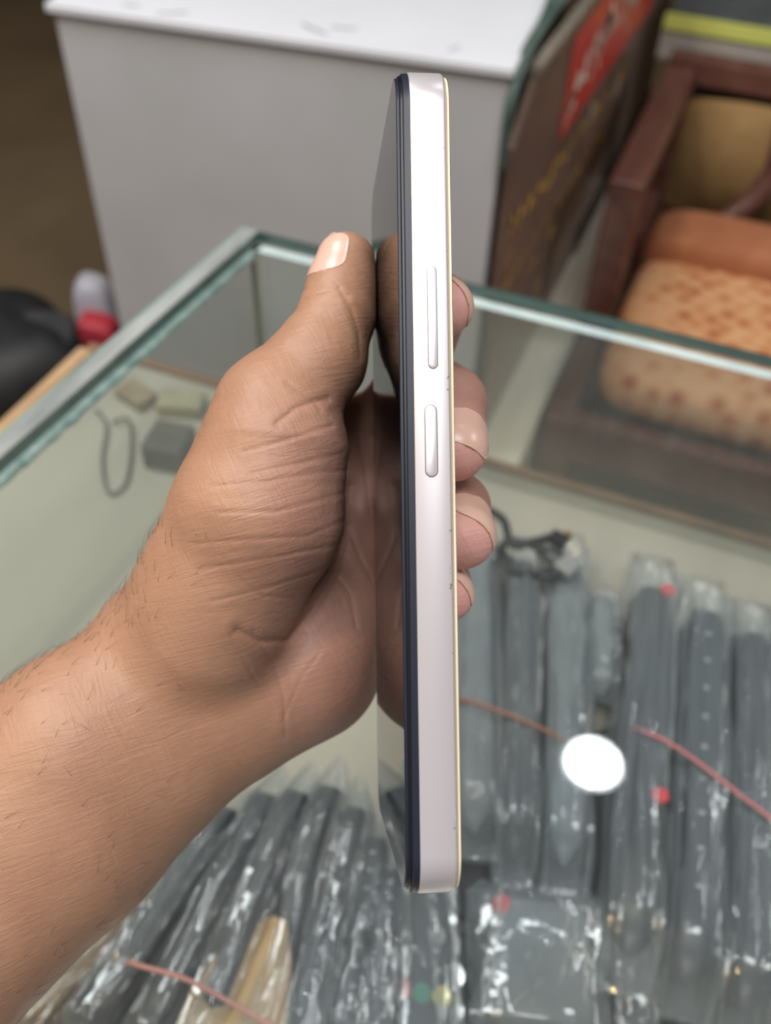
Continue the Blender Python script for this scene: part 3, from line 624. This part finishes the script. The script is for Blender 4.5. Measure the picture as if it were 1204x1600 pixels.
CREASE = [  # screen-facing fold lines: (points as seen, depth mm, width px)
    ([(455, 488), (480, 468), (512, 458), (545, 462)], 0.5, 5), ([(468, 455), (500, 448), (528, 450)], 0.3, 4),
    ([(530, 450), (548, 480), (560, 520), (562, 560)], 0.45, 5), ([(498, 385), (520, 398), (534, 380)], 0.15, 3),
    ([(432, 662), (462, 638), (490, 628), (512, 622)], 0.7, 6), ([(448, 598), (470, 612), (488, 624), (500, 640)], 0.5, 5),
    ([(380, 706), (440, 690), (520, 664)], 0.35, 4),
    ([(390, 740), (460, 726), (535, 708)], 0.3, 4), ([(330, 760), (420, 752), (500, 738), (545, 736)], 0.3, 4),
    ([(340, 800), (430, 800), (540, 770)], 0.3, 4), ([(300, 850), (400, 842), (480, 838), (540, 812)], 0.3, 4),
    ([(310, 890), (420, 872), (535, 850)], 0.3, 4), ([(330, 940), (430, 915), (520, 886)], 0.3, 4),
    ([(350, 870), (370, 900), (402, 930), (450, 935)], 0.25, 3),
    ([(545, 760), (542, 830), (522, 900), (488, 955), (450, 1000), (405, 1002), (370, 985)], 1.2, 8),
    ([(546, 830), (562, 870), (580, 905)], 0.5, 4), ([(530, 905), (548, 930), (556, 980)], 0.4, 4),
    ([(395, 985), (430, 1040), (444, 1090), (446, 1150)], 0.35, 4), ([(360, 990), (392, 1050), (430, 1110)], 0.25, 3),
    ([(440, 1130), (470, 1060), (500, 1020)], 0.2, 3), ([(552, 640), (568, 720), (578, 800)], 0.4, 4)]
def seg_dist(x, y, pts):
    d = np.full(x.shape, 1e9)
    for (x0, y0), (x1, y1) in zip(pts[:-1], pts[1:]):
        dx, dy = x1-x0, y1-y0; t = np.clip(((x-x0)*dx+(y-y0)*dy)/(dx*dx+dy*dy), 0, 1)
        d = np.minimum(d, np.hypot(x-x0-t*dx, y-y0-t*dy))
    return d
def hand_sdf(P, fine=False):
    arm = smin(chain(P, ARM_U, 6), chain(P, ARM_L, 6), 12)
    palm = chain(P, HYPO, 5)
    for f_ in (INDEX, MIDDLE, RING, PINKY):
        palm = smin(palm, cone(P, (400, 1000, 270, 15), (*f_[0][:3], f_[0][3])), 7)
    d = smin(arm, palm, 10)
    d = smin(d, smin(chain(P, THEN, 4), cone(P, (268, 1010, 256, 20.5), (320, 970, 250, 21)), 8), 4.5)
    d = smin(d, smin(chain(P, THUMB, 3), chain(P, WEB, 3), 2), 3)
    fg = None
    for f_ in (INDEX, MIDDLE, RING, PINKY):
        c = chain(P, f_, 2.5); fg = c if fg is None else smin(fg, c, 0.8)
    d = smin(d, fg, 3.0)
    Q = P-O; u, v, w_ = Q@Tv, Q@Lv, Q@D
    bx = np.stack([np.abs(u-2.95)-5.65, np.abs(v-PL/2)-PL/2, np.abs(w_-PW/2)-PW/2], 1)
    pb_ = np.linalg.norm(np.maximum(bx, 0), axis=1)+np.minimum(bx.max(1), 0)
    d = -smin(-d, pb_-0.05, 0.5)
    if fine:
        x = 602+F*P[:, 0]/P[:, 2]; y = 800+F*P[:, 1]/P[:, 2]
        for pts, dep, wd in CREASE:
            q = seg_dist(x, y, pts); near = P[:, 2] < 290
            d = d+np.where(near, 0.5*dep*np.exp(-(q/(wd*0.62))**2), 0)-np.where(near, dep*0.15*np.exp(-((q-2.2*wd)/(1.2*wd))**2), 0)
    return d
def surface_nets(lo, hi, h):
    ax = [np.arange(lo[i], hi[i]+h, h) for i in range(3)]; sh = tuple(len(a) for a in ax)
    G = np.stack(np.meshgrid(*ax, indexing='ij'), -1).reshape(-1, 3); val = np.empty(len(G))
    for s in range(0, len(G), 200000): val[s:s+200000] = hand_sdf(G[s:s+200000])
    val = val.reshape(sh); ins = val < 0
    c = [slice(None, -1), slice(1, None)]; cnt = np.zeros(tuple(x-1 for x in sh)); pos = np.zeros(cnt.shape+(3,))
    corners = [(i, j, k) for i in (0, 1) for j in (0, 1) for k in (0, 1)]
    for a in corners:
        for axi in range(3):
            if a[axi]: continue
            b = list(a); b[axi] = 1
            va, vb = val[c[a[0]], c[a[1]], c[a[2]]], val[c[b[0]], c[b[1]], c[b[2]]]
            cr = (va < 0) != (vb < 0); t = np.where(cr, va/np.where(cr, va-vb, 1), 0)
            for q in range(3): pos[..., q] += np.where(cr, a[q]+(t if q == axi else 0), 0)
            cnt += cr
    act = cnt > 0; idx = -np.ones(cnt.shape, int); idx[act] = np.arange(act.sum())
    I = np.argwhere(act); V = (I+pos[act]/cnt[act][:, None])*h+np.array([a[0] for a in ax])
    Fq = []
    for axi in range(3):
        sa = [slice(1, -1)]*3; sb = [slice(1, -1)]*3
        sa[axi] = slice(0, -1); sb[axi] = slice(1, None)
        A_, B_ = ins[tuple(sa)], ins[tuple(sb)]
        o1, o2 = [q for q in range(3) if q != axi]
        for sign, mask in ((1, A_ & ~B_), (-1, ~A_ & B_)):
            W = np.argwhere(mask)
            if not len(W): continue
            base = W.copy(); base[:, o1] += 1; base[:, o2] += 1
            def g(d1, d2):
                q = base.copy(); q[:, o1] -= d1; q[:, o2] -= d2; return idx[q[:, 0], q[:, 1], q[:, 2]]
            quad = np.stack([g(1, 1), g(0, 1), g(0, 0), g(1, 0)], 1)
            flip = (sign < 0) ^ (axi == 1)
            Fq.append(quad[:, ::-1] if flip else quad)
    return V, np.concatenate(Fq)
HV, HF = surface_nets((-202, -84, 176), (44, 196, 312), 2.0)
HF = HF[(HF >= 0).all(1)]
# one mesh, twice subdivided, then every vertex is settled on the exact surface
me = bpy.data.meshes.new('tmp'); me.from_pydata(HV.tolist(), [], HF.tolist()); me.update()
to = bpy.data.objects.new('tmp', me); COL.objects.link(to); sb = to.modifiers.new('s', 'SUBSURF'); sb.levels = sb.render_levels = 2
dg = bpy.context.evaluated_depsgraph_get(); me2 = bpy.data.meshes.new_from_object(to.evaluated_get(dg)); bpy.data.objects.remove(to)
nv = len(me2.vertices); P = np.empty(nv*3); me2.vertices.foreach_get('co', P); P = P.reshape(-1, 3)
def grad(P, fine=False, e=0.15):
    g = np.stack([hand_sdf(P+np.eye(3)[i]*e, fine)-hand_sdf(P-np.eye(3)[i]*e, fine) for i in range(3)], 1); return g/np.maximum(np.linalg.norm(g, axis=1, keepdims=True), 1e-9)
inside_end = np.ones(len(P), bool)
Gd = grad(P)
for it in range(3):
    d_ = hand_sdf(P, it > 0); P = P-np.where(inside_end, np.clip(d_, -1.5, 1.5), 0)[:, None]*Gd*0.9
W = P/1000.0 @ M+EYE
me2.vertices.foreach_set('co', W.reshape(-1)); me2.polygons.foreach_set('use_smooth', [True]*len(me2.polygons)); me2.update()
# skin colour: tan on the back of hand and arm, pinker on palm and fingertips
px = 602+F*P[:, 0]/P[:, 2]; py = 800+F*P[:, 1]/P[:, 2]
sg = lambda x: 1/(1+np.exp(-x))
palm_m = sg((px-(430+0.0*py))/28)*sg((py-640)/30)*sg((1180-py+0.0*px)/40)
palm_m = np.maximum(palm_m*0.85, sg((px-625)/12)*1.0)
tip_m = np.maximum.reduce([sg((9.5-np.linalg.norm(P-at(*t[-1][:3]), axis=1))/1.6) for t in (INDEX, MIDDLE, RING, PINKY)])
tan_, pink, tipc = np.array([0.375, 0.212, 0.140]), np.array([0.385, 0.212, 0.172]), np.array([0.70, 0.37, 0.34])
colr = tan_*(1-palm_m[:, None])+pink*palm_m[:, None]; colr = colr*(1-tip_m[:, None])+tipc*tip_m[:, None]
ca = me2.color_attributes.new('skin', 'FLOAT_COLOR', 'POINT'); ca.data.foreach_set('color', np.concatenate([colr, np.ones((nv, 1))], 1).reshape(-1))
M_skin = mat('skin', (0.5, 0.3, 0.2, 1), 0.46, 0, 0.38)
at_ = N(M_skin, 'ShaderNodeVertexColor', layer_name='skin')
n1 = noisetex(M_skin, 55, 4); mx = N(M_skin, 'ShaderNodeMixRGB', blend_type='MULTIPLY'); mx.inputs[0].default_value = 0.55
rr_ = ramp(M_skin, n1.outputs['Fac'], [(0.3, (0.80, 0.74, 0.72, 1)), (0.7, (1.12, 1.12, 1.10, 1))]); lk(M_skin, at_.outputs[0], mx.inputs[1]); lk(M_skin, rr_.outputs[0], mx.inputs[2]); lk(M_skin, mx.outputs[0], bsdf(M_skin).inputs['Base Color'])
b = bsdf(M_skin); b.inputs['Subsurface Weight'].default_value = 0.12; b.inputs['Subsurface Radius'].default_value = (0.004, 0.0016, 0.0009); b.inputs['Subsurface Scale'].default_value = 0.6
# skin grain: long fine lines crossing the arm plus pores
def dirnoise(m, ax_u, su, ax_v, sv, ax_w, sw, detail, dist=0.0):
    t = N(m, 'ShaderNodeTexCoord'); cmb = N(m, 'ShaderNodeCombineXYZ')
    for i, (a_, s_) in enumerate(((ax_u, su), (ax_v, sv), (ax_w, sw))):
        dp = N(m, 'ShaderNodeVectorMath', operation='DOT_PRODUCT'); wv = (np.array(a_)@M)*s_; dp.inputs[1].default_value = tuple(wv); lk(m, t.outputs['Object'], dp.inputs[0]); lk(m, dp.outputs['Value'], cmb.inputs[i])
    n = N(m, 'ShaderNodeTexNoise'); n.inputs['Scale'].default_value = 1; n.inputs['Detail'].default_value = detail; n.inputs['Distortion'].default_value = dist; lk(m, cmb.outputs[0], n.inputs['Vector']); return n
l1 = dirnoise(M_skin, (0.96, -0.25, 0), 70, (0.25, 0.96, 0), 620, (0, 0, 1), 160, 3, 1.6)
l2 = dirnoise(M_skin, (0.45, 0.89, 0), 60, (-0.89, 0.45, 0), 480, (0, 0, 1), 160, 3, 1.6)
vr = N(M_skin, 'ShaderNodeTexVoronoi', feature='DISTANCE_TO_EDGE'); vr.inputs['Scale'].default_value = 1300; tc = N(M_skin, 'ShaderNodeTexCoord'); lk(M_skin, tc.outputs['Object'], vr.inputs['Vector'])
s1 = N(M_skin, 'ShaderNodeMath', operation='ADD'); lk(M_skin, l1.outputs['Fac'], s1.inputs[0]); lk(M_skin, l2.outputs['Fac'], s1.inputs[1])
s2 = N(M_skin, 'ShaderNodeMath', operation='MULTIPLY_ADD'); s2.inputs[1].default_value = 0.25; lk(M_skin, vr.outputs['Distance'], s2.inputs[0]); lk(M_skin, s1.outputs[0], s2.inputs[2])
bp = N(M_skin, 'ShaderNodeBump'); bp.inputs['Strength'].default_value = 0.26; bp.inputs['Distance'].default_value = 0.0008; lk(M_skin, s2.outputs[0], bp.inputs['Height']); lk(M_skin, bp.outputs[0], b.inputs['Normal'])
me2.materials.clear(); me2.materials.append(M_skin); me2.name = 'person'
hand = bpy.data.objects.new('person', me2); COL.objects.link(hand)
tag(hand, "person's bare left hand and forearm gripping the smartphone from behind", 'person')
# nails
def nail(chn, nrm, wid, back_, front, r, name='fingernail', tipm=None, ctr=0.0):
    tip, prev = at(*chn[-1][:3]), at(*chn[-2][:3]); a = tip-prev; a /= np.linalg.norm(a)
    n_ = np.array(nrm, float); n_ -= a*(n_@a); n_ /= np.linalg.norm(n_); bb_ = np.cross(a, n_)
    ni, nj = 22, 22; pts = []
    for i in range(ni+1):
        t = i/ni; s_ax = -back_+(back_+front)*t; wfac = (1-abs(2*t-1)**4.5)**0.5 if 0 < t < 1 else 0.0
        wfac = max(wfac, 0.25)
        for j in range(nj+1):
            phi = math.radians(wid)*(2*j/nj-1)*wfac
            dirv = n_*math.cos(phi)+bb_*math.sin(phi); ctr_ = tip+a*min(s_ax, 0.35*r); over = max(0, s_ax-0.35*r)
            pts.append((ctr_, dirv, over))
    C_ = np.array([q[0] for q in pts]); Dn = np.array([q[1] for q in pts]); ov = np.array([q[2] for q in pts])
    Dn2 = Dn+a*(ov/r*1.1)[:, None]; Dn2 /= np.linalg.norm(Dn2, axis=1, keepdims=True)
    s_ = np.full(len(C_), r+4.0)
    for _ in range(14): s_ = s_-chain(C_+Dn2*s_[:, None], chn, 2.5)*0.9
    X = C_+Dn2*(s_+0.28)[:, None]
    Xi = C_+Dn2*(s_-0.5)[:, None]
    V = [c2w(x) for x in X]; Fc = []; m_n = nj+1
    for i in range(ni):
        for j in range(nj): Fc.append((i*m_n+j, i*m_n+j+1, (i+1)*m_n+j+1, (i+1)*m_n+j))
    nb = len(V); V += [c2w(x) for x in Xi]
    border = [j for j in range(nj+1)]+[i*m_n+nj for i in range(1, ni+1)]+[ni*m_n+j for j in range(nj-1, -1, -1)]+[i*m_n for i in range(ni-1, 0, -1)]
    for k in range(len(border)): q, w2 = border[k], border[(k+1) % len(border)]; Fc.append((q, w2, w2+nb, q+nb))
    o = obj(name, V, Fc, M_nail, hand, smooth=True)
    row = [X[ni*m_n+j]+a*0.05 for j in range(1, nj)]
    V2, F2 = tube([c2w(q) for q in row], 0.00022, 6); obj('nail_edge', V2, F2, M_nedge, o, smooth=True)
M_nail = mat('nail', srgb(214, 176, 162), 0.3, 0, 0.5); bsdf(M_nail).inputs['Subsurface Weight'].default_value = 0.1; bsdf(M_nail).inputs['Subsurface Scale'].default_value = 0.001
M_nedge = mat('nail_free_edge', srgb(206, 178, 138), 0.4)
nail(INDEX, (0.85, -0.25, -0.4), 60, 8, 5.0, 7.4)
nail(MIDDLE, (0.5, -0.5, -0.6), 60, 5.5, 6.5, 8.4)
nail(RING, (0.72, -0.62, -0.2), 66, 9, 5.5, 8.1)
nail(PINKY, (0.75, -0.6, -0.2), 62, 7, 5, 6.6)
nail(THUMB, (-0.80, -0.2, -0.5), 62, 7, 6.5, 8.0)
# arm hair
Nn = grad(P[::37]); Ps = P[::37]; pxs, pys = px[::37], py[::37]
side = np.array([-0.6, -0.78, 0]); hv = []; hf = []; cnt = 0
order = rng.permutation(len(Ps))
for i in order:
    if cnt > 620: break
    x, y = pxs[i], pys[i]; top = Nn[i]@side
    if not (-250 < x < 330 and y > 820 and Ps[i][2] < 262): continue
    if x-0.0 > 260 and y > 1150: continue
    if rng.random() > (0.95 if top > 0.75 else (0.35 if top > 0.2 else 0.12)): continue
    n_ = Nn[i]; t_ = np.array([0.55, -0.55, 0.1])+rng.normal(0, 0.35, 3); t_ -= n_*(t_@n_); t_ /= np.linalg.norm(t_)
    L_ = rng.uniform(3, 7); base = Ps[i]; pr = []
    for k in range(6):
        s = k/5; pr.append(c2w(base-n_*0.2+t_*L_*s+n_*L_*(0.45*s-0.25*s*s)))
    V, Fc = tube(pr, [0.000045*(1.05-k/5.2) for k in range(6)], 3, False); o_ = len(hv); hv += V; hf += [tuple(q+o_ for q in f2) for f2 in Fc]; cnt += 1
ho = obj('arm_hair', hv, hf, mat('hair_dark', srgb(40, 28, 20), 0.6), hand); ho['kind'] = 'stuff'
